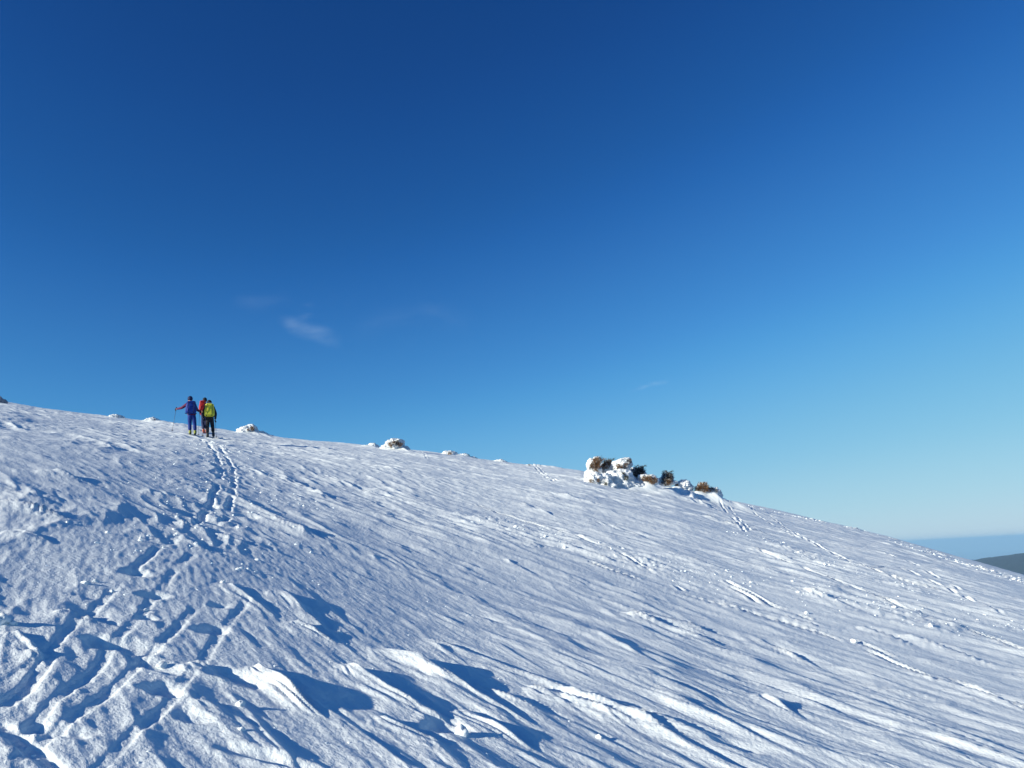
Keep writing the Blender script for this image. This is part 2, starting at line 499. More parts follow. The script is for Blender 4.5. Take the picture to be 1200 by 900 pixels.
# ------------------------------------------------------------------ materials
def new_mat(name):
    m = bpy.data.materials.new(name); m.use_nodes = True
    return m, m.node_tree, m.node_tree.nodes['Principled BSDF']

def noise_node(t, scale, detail=4, rough=.55, vec=None, dist=0):
    n = t.nodes.new('ShaderNodeTexNoise'); n.inputs['Scale'].default_value = scale
    n.inputs['Detail'].default_value = detail; n.inputs['Roughness'].default_value = rough
    n.inputs['Distortion'].default_value = dist
    if vec is not None: t.links.new(vec, n.inputs['Vector'])
    return n

def snow_material(name, base=(.885, .915, .92), bumps=((9, .012), (34, .006)), streak=True, rough=.55):
    m, t, b = new_mat(name)
    b.inputs['Roughness'].default_value = rough
    b.inputs['Specular IOR Level'].default_value = .25
    tc = t.nodes.new('ShaderNodeTexCoord')
    vec = tc.outputs['Object']
    n0 = noise_node(t, .8, 5, .6, vec)
    mix = t.nodes.new('ShaderNodeMix'); mix.data_type = 'RGBA'
    mix.inputs['A'].default_value = (base[0] * .95, base[1] * .955, base[2] * .97, 1); mix.inputs['B'].default_value = (*base, 1)
    t.links.new(n0.outputs[0], mix.inputs['Factor'])
    t.links.new(mix.outputs['Result'], b.inputs['Base Color'])
    last = None
    mp = t.nodes.new('ShaderNodeMapping'); mp.vector_type = 'TEXTURE'
    mp.inputs['Rotation'].default_value = (0, 0, math.atan2(WD[1], WD[0]))
    mp.inputs['Scale'].default_value = (3.2 if streak else 1, 1, 1)
    t.links.new(vec, mp.inputs['Vector'])
    for i, (sc, d) in enumerate(bumps):
        n = noise_node(t, sc, 3, .6, mp.outputs[0] if i % 2 == 0 else vec)
        bp = t.nodes.new('ShaderNodeBump'); bp.inputs['Strength'].default_value = 1.0; bp.inputs['Distance'].default_value = d
        t.links.new(n.outputs[0], bp.inputs['Height'])
        if last: t.links.new(last.outputs[0], bp.inputs['Normal'])
        last = bp
    t.links.new(last.outputs[0], b.inputs['Normal'])
    return m

SNOW = snow_material('snow', bumps=((8, .011), (30, .0075), (95, .003)))
SNOW_RIME = snow_material('rime_snow', base=(.80, .82, .84), bumps=((5, .09), (15, .05)), streak=False, rough=.6)

SNOW_CHUNK = snow_material('chunk_snow', bumps=((3, .0012), (9, .0006)), streak=False, rough=.6)

def plain(name, col, rough=.7, var=.25, scale=20, bump=0.0):
    m, t, b = new_mat(name)
    tc = t.nodes.new('ShaderNodeTexCoord')
    n = noise_node(t, scale, 4, .6, tc.outputs['Object'])
    mix = t.nodes.new('ShaderNodeMix'); mix.data_type = 'RGBA'
    mix.inputs['A'].default_value = (*[c * (1 - var) for c in col], 1); mix.inputs['B'].default_value = (*[min(1, c * (1 + var)) for c in col], 1)
    t.links.new(n.outputs[0], mix.inputs['Factor']); t.links.new(mix.outputs['Result'], b.inputs['Base Color'])
    b.inputs['Roughness'].default_value = rough
    b.inputs['Specular IOR Level'].default_value = .3
    if bump:
        bp = t.nodes.new('ShaderNodeBump'); bp.inputs['Distance'].default_value = bump
        t.links.new(n.outputs[0], bp.inputs['Height']); t.links.new(bp.outputs[0], b.inputs['Normal'])
    return m

# ------------------------------------------------------------------ snow slope mesh
nv = NR * NP
co = np.empty((nv + 1, 3), np.float32)
co[:nv, 0] = X.ravel(); co[:nv, 1] = Y.ravel(); co[:nv, 2] = Z.ravel()
co[nv] = (0, 0, float(Z[0].mean()))
ii, jj = np.meshgrid(np.arange(NR - 1), np.arange(NP), indexing='ij')
jn = (jj + 1) % NP
quads = np.stack([ii * NP + jj, (ii + 1) * NP + jj, (ii + 1) * NP + jn, ii * NP + jn], -1).reshape(-1, 4)[:, ::-1]
j = np.arange(NP)
tris = np.stack([np.full(NP, nv), j, (j + 1) % NP], -1)[:, ::-1]
me = bpy.data.meshes.new('snow_slope')
me.vertices.add(nv + 1); me.vertices.foreach_set('co', co.ravel())
nl = quads.size + tris.size
me.loops.add(nl); me.loops.foreach_set('vertex_index', np.concatenate([quads.ravel(), tris.ravel()]).astype(np.int32))
npoly = len(quads) + len(tris)
me.polygons.add(npoly)
starts = np.concatenate([np.arange(len(quads)) * 4, quads.size + np.arange(len(tris)) * 3]).astype(np.int32)
me.polygons.foreach_set('loop_start', starts)
me.polygons.foreach_set('use_smooth', np.ones(npoly, bool))
me.update(calc_edges=True)
slope = tag(link('snow_slope', me, SNOW), 'wind-carved snow slope with ski tracks climbing to the brow', kind='structure')
print('slope quads', len(quads), 'normal z', me.polygons[1000].normal.z)

# ------------------------------------------------------------------ lowland, far hill, haze
def lowland_material():
    m, t, b = new_mat('lowland')
    tc = t.nodes.new('ShaderNodeTexCoord')
    n = noise_node(t, .0006, 6, .6, tc.outputs['Object'])
    rp = t.nodes.new('ShaderNodeValToRGB')
    rp.color_ramp.elements[0].position = .42; rp.color_ramp.elements[0].color = (.03, .05, .045, 1)
    rp.color_ramp.elements[1].position = .58; rp.color_ramp.elements[1].color = (.30, .31, .28, 1)
    t.links.new(n.outputs[0], rp.inputs[0]); t.links.new(rp.outputs[0], b.inputs['Base Color'])
    b.inputs['Roughness'].default_value = .95
    return m
bm = bmesh.new()
NRG = 48
ring = [[bm.verts.new((rr * math.sin(a), rr * math.cos(a), -900 - (rr / 70000) ** 2 * 40 + (0 if rr < 5000 else 25 * math.sin(rr / 2300 + 3 * a)))) for a in (2 * math.pi * q / NRG for q in range(NRG))] for rr in (600, 2500, 6000, 10000, 16000, 25000, 38000, 52000, 68000)]
for a, b_ in zip(ring[:-1], ring[1:]):
    for q in range(NRG):
        bm.faces.new((a[q], a[(q + 1) % NRG], b_[(q + 1) % NRG], b_[q]))
bmesh.ops.recalc_face_normals(bm, faces=bm.faces)
if sum(f.normal.z for f in bm.faces) < 0: bmesh.ops.reverse_faces(bm, faces=bm.faces)
me = bpy.data.meshes.new('lowland'); bm.to_mesh(me); bm.free()
for p in me.polygons: p.use_smooth = True
tag(link('lowland', me, lowland_material()), 'hazy plain far below reaching the horizon', kind='structure')

# wooded ridge, silhouette rising to the right edge of the view
phA, eA = azel(1146, 655); phB, eB = azel(1200, 648)
D = 6500.0; PEAK = R(43)
zA = eA * D + EYE + 900; zB = eB * D + EYE + 900
sg2 = ((phA - PEAK) ** 2 - (phB - PEAK) ** 2) / (2 * math.log(zB / zA))
HH = zB / math.exp(-(phB - PEAK) ** 2 / (2 * sg2)); SG = math.sqrt(sg2)
print('hill', zA, zB, HH, math.degrees(SG))
NA, NB = 260, 70
verts = []; faces = []
for i in range(NB):
    v = -1 + 2 * i / (NB - 1)
    for q in range(NA):
        a = R(14) + R(70) * q / (NA - 1)
        rr = D + v * 2600
        hgt = HH * math.exp(-(a - PEAK) ** 2 / (2 * sg2)) * math.exp(-(v * 1.9) ** 2 / 2)
        p = Vector((rr * math.sin(a), rr * math.cos(a), 0))
        n = mnoise.fractal(p * .0016, 1.0, 2.0, 5) * 22 * min(1, hgt / 300) * (1 - math.exp(-(v * 6) ** 2) * .6)
        tr = mnoise.noise(p * .02) * 7 * min(1, hgt / 100)
        verts.append((p.x, p.y, -905 + hgt + n + tr))
for i in range(NB - 1):
    for q in range(NA - 1):
        k = i * NA + q
        faces.append((k, k + 1, k + NA + 1, k + NA))
me = bpy.data.meshes.new('hills'); me.from_pydata(verts, [], faces); me.update()
if me.polygons[0].normal.z < 0: me.flip_normals()
m, t, b = new_mat('far_forest')
tc = t.nodes.new('ShaderNodeTexCoord'); n = noise_node(t, .0035, 6, .65, tc.outputs['Object'])
rp = t.nodes.new('ShaderNodeValToRGB')
rp.color_ramp.elements[0].position = .5; rp.color_ramp.elements[0].color = (.004, .008, .014, 1)
rp.color_ramp.elements[1].position = .72; rp.color_ramp.elements[1].color = (.012, .018, .03, 1)
t.links.new(n.outputs[0], rp.inputs[0]); t.links.new(rp.outputs[0], b.inputs['Base Color']); b.inputs['Roughness'].default_value = 1
tag(link('hills', me, m), 'dark wooded ridge far below at the right', kind='structure')

def haze(density):
    bm = bmesh.new(); bmesh.ops.create_cube(bm, size=1)
    for v in bm.verts:
        v.co = Vector((v.co.x * 150000, v.co.y * 150000, -980 if v.co.z < 0 else HAZE_TOP))
    me = bpy.data.meshes.new('haze'); bm.to_mesh(me); bm.free()
    m = bpy.data.materials.new('haze'); m.use_nodes = True; t = m.node_tree
    t.nodes.remove(t.nodes['Principled BSDF'])
    v = t.nodes.new('ShaderNodeVolumePrincipled')
    v.inputs['Color'].default_value = (.42, .70, .95, 1)
    v.inputs['Density'].default_value = density
    v.inputs['Anisotropy'].default_value = .0
    t.links.new(v.outputs[0], t.nodes['Material Output'].inputs['Volume'])
    tag(link('haze', me, m), 'thin bluish air over the lowland', kind='stuff')
HAZE_TOP = float(Z.max()) + 12

# ------------------------------------------------------------------ cirrus wisps high above
def wisp_material(alpha):
    m = bpy.data.materials.new('cirrus'); m.use_nodes = True; t = m.node_tree
    t.nodes.remove(t.nodes['Principled BSDF'])
    at = t.nodes.new('ShaderNodeAttribute'); at.attribute_name = 'body'
    tc = t.nodes.new('ShaderNodeTexCoord')
    n = noise_node(t, .0008, 5, .58, tc.outputs['Object'], .8)
    mr = t.nodes.new('ShaderNodeMapRange'); mr.inputs[1].default_value = .36; mr.inputs[2].default_value = .68
    t.links.new(n.outputs[0], mr.inputs[0])
    mu = t.nodes.new('ShaderNodeMath'); mu.operation = 'MULTIPLY'; t.links.new(mr.outputs[0], mu.inputs[0]); t.links.new(at.outputs['Fac'], mu.inputs[1])
    mu2 = t.nodes.new('ShaderNodeMath'); mu2.operation = 'MULTIPLY'; t.links.new(mu.outputs[0], mu2.inputs[0]); mu2.inputs[1].default_value = alpha
    tr = t.nodes.new('ShaderNodeBsdfTransparent'); tl = t.nodes.new('ShaderNodeBsdfTranslucent'); df = t.nodes.new('ShaderNodeBsdfDiffuse')
    tl.inputs[0].default_value = (.82, .93, 1, 1); df.inputs[0].default_value = (.82, .93, 1, 1); ad = t.nodes.new('ShaderNodeAddShader'); t.links.new(tl.outputs[0], ad.inputs[0]); t.links.new(df.outputs[0], ad.inputs[1])
    mx = t.nodes.new('ShaderNodeMixShader')
    t.links.new(mu2.outputs[0], mx.inputs[0]); t.links.new(tr.outputs[0], mx.inputs[1]); t.links.new(ad.outputs[0], mx.inputs[2])
    t.links.new(mx.outputs[0], t.nodes['Material Output'].inputs['Surface'])
    return m

def wisp(pts, wpx, alpha, label):
    """a thin veil of ice cloud 4 km up along a curved line"""
    ALT = 4000.0
    n = len(pts); c = []; fade = []; faces = []
    dense = []
    for a, b in zip(pts[:-1], pts[1:]):
        for q in range(8): dense.append((a[0] + (b[0] - a[0]) * q / 8, a[1] + (b[1] - a[1]) * q / 8))
    dense.append(pts[-1])
    K = 9
    for i, p in enumerate(dense):
        a, b = dense[max(0, i - 1)], dense[min(len(dense) - 1, i + 1)]
        d = Vector((b[0] - a[0], b[1] - a[1])).normalized(); nrm = Vector((-d.y, d.x))
        for q in range(K):
            o = (q / (K - 1) - .5) * 2 * wpx
            phi, t = azel(p[0] + nrm.x * o, p[1] + nrm.y * o)
            rr = (ALT - EYE) / t
            c.append((rr * math.sin(phi), rr * math.cos(phi), ALT))
            e = min(1, i / 6, (len(dense) - 1 - i) / 6)
            fade.append(math.sin(math.pi * q / (K - 1)) ** 1.5 * e)
    for i in range(len(dense) - 1):
        for q in range(K - 1):
            k = i * K + q; faces.append((k, k + 1, k + K + 1, k + K))
    me = bpy.data.meshes.new('cirrus_cloud'); me.from_pydata(c, [], faces); me.update()
    at = me.attributes.new('body', 'FLOAT', 'POINT'); at.data.foreach_set('value', np.array(fade, np.float32))
    tag(link('cirrus_cloud', me, wisp_material(alpha)), label, 'cloud', 'faint cirrus wisps')
wisp([(328, 362), (345, 382), (372, 390), (402, 402)], 13, .17, 'brightest curved cirrus wisp hanging above the hikers to the right')
wisp([(345, 370), (357, 366), (372, 360)], 11, .24, 'small bright cirrus tuft above the curved wisp')
wisp([(270, 356), (305, 358), (345, 354)], 14, .06, 'pale flat cirrus streak left of the bright curved wisp')
wisp([(410, 395), (450, 375), (500, 368), (560, 378)], 18, .03, 'long very faint cirrus veil right of the bright wisp')
wisp([(735, 460), (760, 451), (785, 447)], 3.5, .2, 'thin pale cirrus line above the snow-crusted dwarf pines')

# ------------------------------------------------------------------ snow lumps
def lumpy(bm, c, rx, ry, rz, seed, amp=.16, sub=4, axes=None, knob=0.0):
    """a displaced ellipsoid added to bm; axes = lateral, depth, up"""
    r0 = bmesh.ops.create_icosphere(bm, subdivisions=sub, radius=1)
    ax = axes or (Vector((1, 0, 0)), Vector((0, 1, 0)), Vector((0, 0, 1)))
    sv = Vector((seed * 3.1, seed * 7.7, seed * 1.3))
    for v in r0['verts']:
        n = v.co.normalized()
        d = 1 + amp * (mnoise.noise(n * 1.7 + sv) * 1.3 + mnoise.noise(n * 4.1 + sv) * .7 + mnoise.noise(n * 9 + sv) * .35 + knob * (mnoise.noise(n * 6 + sv) * .5 + mnoise.noise(n * 15 + sv) * .35))
        v.co = c + ax[0] * (n.x * rx * d) + ax[1] * (n.y * ry * d) + ax[2] * (n.z * rz * d)

def view_axes(phi):
    return Vector((math.cos(phi), -math.sin(phi), 0)), Vector((math.sin(phi), math.cos(phi), 0)), Vector((0, 0, 1))

def to_obj(name, bm, mat, parent=None, origin=None, smoothf=True):
    me = bpy.data.meshes.new(name)
    if origin is not None:
        for v in bm.verts: v.co -= origin
    bm.to_mesh(me); bm.free()
    if smoothf:
        for p in me.polygons: p.use_smooth = True
    o = link(name, me, mat, parent)
    if parent is None and origin is not None: o.location = origin
    return o

TWIG = plain('brown_needles', (.18, .09, .035), .8, .5, 9)
TWIG_GREEN = plain('green_needles', (.055, .055, .03), .8, .5, 9)
TWIG_SHADE = plain('dark_shade_needles', (.050, .045, .045), .8, .5, 9)  # dark foliage; also puts the shade on the shadowed pines into the colour
FROST = plain('frosted_needles', (.55, .53, .50), .8, .3, 12)
BARK = plain('bark', (.10, .065, .045), .9, .4, 14, .01)

def bristles(bm, c, rad, n, seed, axes, bias=Vector((0, 0, .25)), squash=(1, 1, 1), size=1.0):
    """needle sprays: tapering blades bristling outwards from short twigs"""
    rnd = random.Random(seed)
    for _ in range(n):
        while True:
            d = Vector((rnd.uniform(-1, 1), rnd.uniform(-1, 1), rnd.uniform(-1, 1)))
            if .05 < d.length < 1: break
        dn = d.normalized(); lob = .55 + .9 * max(0, mnoise.noise(dn * 1.8 + Vector((seed, 0, 0))) + .45)
        d = d * lob
        p = c + axes[0] * (d.x * rad * squash[0]) + axes[1] * (d.y * rad * squash[1]) + axes[2] * (d.z * rad * squash[2])
        out = (axes[0] * d.x + axes[1] * d.y + axes[2] * d.z + bias).normalized()
        out = (out + Vector((rnd.gauss(0, .45), rnd.gauss(0, .45), rnd.gauss(0, .35)))).normalized()
        L = rad * rnd.uniform(.22, .5) * size
        side = out.cross(Vector((rnd.gauss(0, 1), rnd.gauss(0, 1), rnd.gauss(0, 1)))).normalized() * L * rnd.uniform(.10, .2)
        up = out.cross(side).normalized() * L * .1
        a = bm.verts.new(p - side); b = bm.verts.new(p + side); c2 = bm.verts.new(p + up + out * L * .5 + side * .9); d2 = bm.verts.new(p + out * L)
        bm.faces.new((a, b, c2)); bm.faces.new((a, c2, d2))

def pine(name, dist, blobs, tufts, label, cat, group=None, twigs=()):
    """dwarf pine crusted with snow. blobs (px, py, rx, ry, depth), tufts (px, py, r, kind, depth shift)"""
    bx, by = blobs[0][0], max(b[1] + b[3] for b in blobs)
    phi, _ = azel(bx, by)
    ax = view_axes(phi)
    base = at_dist(bx, by, dist); base.z = surface_z(base.x, base.y)
    k = dist / F_PX
    root = empty(name, base)
    tag(root, label, cat, group)
    bm = bmesh.new()
    for i, b in enumerate(blobs):
        dep = b[4] if len(b) > 4 else 0.0
        c = at_dist(b[0], b[1], dist + dep)
        lumpy(bm, c, b[2] * k, min(b[2], b[3] * 1.4) * k * 1.0, b[3] * k, hash_i(bx, i), .24, 5 if b[2] > 6 else 4, ax, knob=1.0)
    to_obj('snow_crust', bm, SNOW_RIME, root, base)
    mats = {'b': ('dead_needles', TWIG), 'g': ('green_needles', TWIG_GREEN), 'd': ('dark_shade_branches', TWIG_SHADE), 'f': ('frosted_twigs', FROST)}
    by_kind = {}
    for t_ in tufts: by_kind.setdefault(t_[3], []).append(t_)
    for t_ in tufts:                          # frost clinging among the needles
        if t_[3] in 'bd' and t_[2] > 2: by_kind.setdefault('f', []).append((t_[0] + .6, t_[1] - t_[2] * .35, t_[2] * .75, 'f', (t_[4] if len(t_) > 4 else -.15) - .04))
    for kd, ts in by_kind.items():
        bm = bmesh.new()
        for i, t_ in enumerate(ts):
            dep = t_[4] if len(t_) > 4 else -.15
            c = at_dist(t_[0], t_[1], dist + dep)
            bristles(bm, c, t_[2] * 1.05 * k, int((260 + 70 * t_[2]) * (.18 if kd == 'f' else 1)), hash_i(t_[0], t_[1]), ax, size=1.0)
        o = to_obj(mats[kd][0], bm, mats[kd][1], root, base, False); o['kind'] = 'stuff'
    for tw in twigs:                          # single shoots standing out against the sky
        bm = bmesh.new()
        P = [at_dist(p[0], p[1], dist) for p in tw]
        tube(bm, P, [.03 * k * 40 * (1 - .6 * i / len(P)) * .6 for i in range(len(P))])
        bristles(bm, P[-1], 1.6 * k, 40, hash_i(tw[0][0], 3), ax, size=1.4)
        bristles(bm, (P[-1] + P[-2]) / 2, 1.3 * k, 26, hash_i(tw[0][0], 5), ax, size=1.4)
        to_obj('shoot', bm, TWIG_GREEN, root, base, False)
    return root

def hash_i(a, b): return int(a * 131 + b * 977) % 9973

def tube(bm, P, rad, seg=6, caps=True):
    rings = []
    for i, p in enumerate(P):
        d = (P[min(i + 1, len(P) - 1)] - P[max(i - 1, 0)]).normalized()
        a = d.orthogonal().normalized(); b = d.cross(a)
        rings.append([bm.verts.new(p + (a * math.cos(2 * math.pi * q / seg) + b * math.sin(2 * math.pi * q / seg)) * rad[i]) for q in range(seg)])
    for r0, r1 in zip(rings[:-1], rings[1:]):
        for q in range(seg): bm.faces.new((r0[q], r0[(q + 1) % seg], r1[(q + 1) % seg], r1[q]))
    if caps:
        bm.faces.new(rings[0][::-1]); bm.faces.new(rings[-1])

GD = 'snow-crusted dwarf pines on the brow'
print('bush distance', DB)
pine('dwarf_pine', DB + 1.6, [(697, 552, 8, 8, 0), (694, 545, 6.5, 7, 0), (700, 540, 6, 4.5, 0), (690, 557, 5, 6, 0)],
     [(699, 541, 4.5, 'b', -.28), (702, 539, 3.5, 'd', -.1), (695, 546, 3.5, 'b', -.33), (701, 546, 3, 'b', -.3), (693, 549, 2.5, 'd', -.3), (698, 551, 2.6, 'b', -.36)],
     'leftmost tall snow-crusted dwarf pine with rusty needles showing on its front', 'dwarf pine', GD)
pine('dwarf_pine', DB + 2.2, [(712, 551, 9, 8, 0), (708, 548, 5, 5, 0)],
     [(711, 545, 5, 'b', -.2), (715, 546, 4, 'd', -.1), (707, 549, 3.5, 'b', -.3), (714, 541, 3, 'g', 0)],
     'pointed dwarf pine with bare brown crown between two white domes', 'dwarf pine', GD, twigs=[[(713, 544), (716, 540), (720, 537.5)]])
pine('dwarf_pine', DB + 1.8, [(729, 545, 11, 7.5, 0), (735, 542, 6, 6, 0), (724, 549, 6, 5, 0)],
     [(727, 547.5, 3.2, 'b', -.36), (733, 545, 2.5, 'b', -.36), (737, 541, 3, 'd', -.30), (724, 546, 2, 'b', -.36), (729, 550, 3.4, 'd', -.2)],
     'round white dome of a dwarf pine with brown gaps, highest in the middle', 'dwarf pine', GD)
pine('dwarf_pine', DB + 0.2, [(707, 566, 12, 10, 0), (697, 563, 9, 9, -.2), (690, 566, 6, 7, -.1), (712, 572, 12, 7, -.2)],
     [(693, 564, 2.6, 'b', -.55), (697, 567, 2.4, 'f', -.55), (701, 563, 2, 'b', -.55), (708, 563, 2.4, 'f', -.6), (710, 567, 1.8, 'g', -.6)],
     'low broad white mound of a buried dwarf pine in front, sprinkled with brown twigs', 'dwarf pine', GD)
pine('dwarf_pine', DB + 1.0, [(728, 566, 18, 14, 0), (738, 571, 16, 10, .1), (720, 562, 14, 10, .1), (748, 576, 15, 6, 0)],
     [(730, 556, 2.6, 'g', -.60), (734, 560, 2.4, 'g', -.62), (727, 554, 2.0, 'f', -.55)],
     'large smooth snow dome with one green tuft and a shaded right flank', 'dwarf pine', GD)
pine('dwarf_pine', DB + 2.6, [(748, 556, 9, 7, 0.25), (743, 552, 5, 4, .2)],
     [(747, 554, 6.5, 'd', -.05), (751, 553, 4.5, 'd', -.05), (744, 558, 4.5, 'd', -.1)],
     'dark blue-grey shaded dwarf pine behind the smooth snow dome', 'dwarf pine', GD, twigs=[[(751, 549), (754, 546.5), (757, 545.5)]])
pine('dwarf_pine', DB + 1.2, [(758, 562, 11, 6, .1), (752, 561, 5, 5, 0), (766, 564, 6, 4.5, 0)],
     [(755, 561, 3, 'b', -.30), (761, 561, 3.5, 'b', -.32), (767, 563, 3.2, 'b', -.25), (750, 562, 2.5, 'f', -.25), (758, 559, 2.5, 'f', -.3), (764, 565, 2.5, 'b', -.3)],
     'low tan dwarf pine with frosted golden needles', 'dwarf pine', GD)
pine('dwarf_pine', DB + 3.0, [(781, 562, 8, 6, .2), (783, 566, 9, 3.5, .0), (774, 565, 3, 3, 0)],
     [(781, 558, 5.0, 'd', -.05), (785, 560, 4.0, 'd', -.1), (780, 564, 4, 'd', -.2), (784, 564.5, 3, 'b', -.3)],
     'dark shaded dwarf pine with one crooked shoot pointing at the sky', 'dwarf pine', GD, twigs=[[(783, 556), (785, 553), (788, 552.3)]])
pine('dwarf_pine', DB + 3.4, [(801, 569, 8.5, 6.2, 0), (806, 572, 6, 5, 0)], [(793, 568, 1.5, 'b', -.25)],
     'small round shaded snow hump between the dark pine and the last brown one', 'dwarf pine', GD)
pine('dwarf_pine', DB + 3.6, [(823, 573, 7, 6, .1), (825, 567.5, 4, 2.2, 0), (827, 576, 4, 5, 0)],
     [(823, 571, 5.0, 'b', -.15), (827, 572, 4.0, 'b', -.2), (817, 574, 3.2, 'd', -.2), (820, 573, 3.5, 'b', -.2)],
     'brown dwarf pine with a white cap at the right end of the row', 'dwarf pine', GD)
pine('dwarf_pine', DB + 3.9, [(836, 577, 8, 5.5, 0), (841, 580, 6, 4, 0)],
     [(834, 574, 3, 'd', -.2), (838, 576, 2.6, 'd', -.25)],
     'last bluish shaded snow hump at the far right of the pine row', 'dwarf pine', GD)

GM = 'snow-buried shrubs along the skyline'
pine('snowy_shrub', 52, [(290, 508, 11, 7, 0), (293, 503, 7, 5.5, 0), (305, 510, 9, 4.5, 0), (282, 510, 8, 4, 0), (313, 512, 8, 3, .3)],
     [(295.5, 502.5, 2.4, 'b', -0.52), (290.5, 504, 1.3, 'b', -0.60)], 'white snow hump with a small brown gap just right of the hikers', 'snow-covered shrub', GM)
pine('snowy_shrub', 52, [(461, 523, 11, 7.5, 0), (465, 519, 9, 5, 0), (454, 526, 7, 5, 0), (472, 527, 8, 4, .2)],
     [(457, 520.5, 2.0, 'b', -0.68), (461, 518.5, 1.8, 'b', -0.70), (465, 519, 2.8, 'd', -0.68), (469, 521, 2.4, 'b', -0.63), (458, 523, 1.5, 'b', -0.73)],
     'largest lone snow-crusted shrub on the skyline with dark brown hollows', 'snow-covered shrub', GM)
pine('snowy_shrub', 54, [(437, 524, 6.5, 4.5, 0), (428, 524, 6, 2.8, 0)], [(430, 522, 1.2, 'f', -0.48)],
     'low white hump immediately left of the largest lone shrub', 'snow-covered shrub', GM)
pine('snowy_shrub', 56, [(526, 533, 8, 4.8, 0)], [(527, 532, 2.2, 'b', -0.63)], 'small snow hump with one brown fleck, in the middle of the skyline', 'snow-covered shrub', GM)
pine('snowy_shrub', 56, [(543, 536, 8, 4.5, 0), (551, 538, 8, 3, .2)], [(549, 533.6, 1.2, 'd', 0.00)], 'elongated bluish hump right of the hump with one brown fleck', 'snow-covered shrub', GM)
pine('snowy_shrub', 58, [(586, 543, 8, 4.2, 0)], [(584, 540.5, 1.0, 'f', -0.48)], 'lone smooth white hump between the middle pair and the small three', 'snow-covered shrub', GM)
pine('snowy_shrub', 58, [(620, 547, 5, 3.0, 0)], [(620, 545, 1.1, 'd', -0.38)], 'leftmost of three tiny humps left of the dwarf pines', 'snow-covered shrub', GM)
pine('snowy_shrub', 58, [(631, 548, 5, 3.4, 0)], [(632, 546, 1.0, 'f', -0.38)], 'middle of three tiny humps left of the dwarf pines', 'snow-covered shrub', GM)
pine('snowy_shrub', 58, [(644, 550, 5, 3.4, 0)], [(644, 548.2, 1.2, 'b', -0.38)], 'rightmost of three tiny humps left of the dwarf pines', 'snow-covered shrub', GM)
pine('snowy_shrub', 55, [(136, 491, 8, 4.5, 0), (129, 493, 8, 3, 0)], [(138, 488.5, 1.0, 'f', -0.38)], 'pointed white hump farthest left on the skyline', 'snow-covered shrub', GM)
pine('snowy_shrub', 54, [(177, 495, 8, 4.8, 0), (183, 496.5, 6, 4, 0), (190, 499, 7, 2.5, .2)], [(181, 493, 1.2, 'b', -0.38)], 'white hump left of the hikers with a shaded tail', 'snow-covered shrub', GM)

# grey rock poking over the brow at the left edge of the view
bm = bmesh.new()
rb = at_dist(0, 469, 62)
lumpy(bm, at_dist(-3, 471, 62), .42, .4, .38, 5, .3, 3, view_axes(azel(0, 470)[0]))
lumpy(bm, at_dist(3, 472, 62), .25, .3, .25, 9, .3, 3, view_axes(azel(0, 470)[0]))
ROCK = plain('rock', (.30, .28, .31), .9, .35, 5, .05)
o = to_obj('rock', bm, ROCK, None, rb, False)
tag(o, 'grey rock tip rising over the brow at the left edge', 'rock')

# ------------------------------------------------------------------ chunks of crust
def chunk_mesh(seed, sub=2):
    bm = bmesh.new(); lumpy(bm, Vector((0, 0, 0)), 1, .85, .8, seed, .38, sub)
    me = bpy.data.meshes.new('snow_chunk'); bm.to_mesh(me); bm.free()
    for p in me.polygons: p.use_smooth = True
    me.materials.append(SNOW_CHUNK)
    return me
CH = [chunk_mesh(50 + q, 3) for q in range(5)]
for k, (px, py, rpx, lab) in enumerate([
        (541, 878, 8, 'largest pointed snow chunk standing below the big carved ridge near the bottom edge'),
        (99, 688, 3.6, 'left one of two round snow lumps above the foreground ski tracks'),
        (111, 686, 2.6, 'smaller right one of two round snow lumps above the foreground ski tracks'),
        (131, 696, 2.8, 'small snow lump beside the dark footprint above the ski tracks'),
        (124, 757, 3.6, 'white snow lump lying in the large dark hollow of the ski track'),
        (2, 735, 9, 'big white snow lump cut by the left edge'),
        (14, 736, 4.5, 'small snow lump just right of the big one at the left edge'),
        (171, 718, 3, 'snow lump at the edge of the upper ski groove'),
        (190, 784, 6, 'flat pale snow slab below the large dark hollow'),
        (281, 836, 5, 'pointed snow lump below the blunt ridge in the lower left'),
        (283, 869, 3.4, 'lowest small snow lump in the lower left'),
        (261, 689, 3, 'lone snow lump between the two track branches'),
        (398, 747, 2.6, 'tiny lone snow lump above the big carved ridge'),
        (703, 878, 4, 'snow lump in the shaded trough at the bottom centre'),
        (1001, 752, 3.4, 'lone snow lump on the right part of the slope'),
        (945, 719, 2.6, 'snow lump beside the old ski line on the right')]):
    g = ground_at(px, py)
    for _ in range(4):                                  # settle on the carved surface along the line of sight
        rr = math.hypot(g.x, g.y); dz = surface_z(g.x, g.y) - g.z
        break
    rad = rpx * math.hypot(g.x, g.y) / F_PX
    o = link('snow_chunk', CH[k % 5], None, None, (g.x, g.y, surface_z(g.x, g.y) + rad * .12))
    o.scale = (rad, rad * .9, rad * (1.15 if k == 0 else .8)); o.rotation_euler = (random.uniform(-.3, .3), random.uniform(-.3, .3), random.uniform(0, 6))
    tag(o, lab, 'snow lump', 'loose lumps of snow crust')

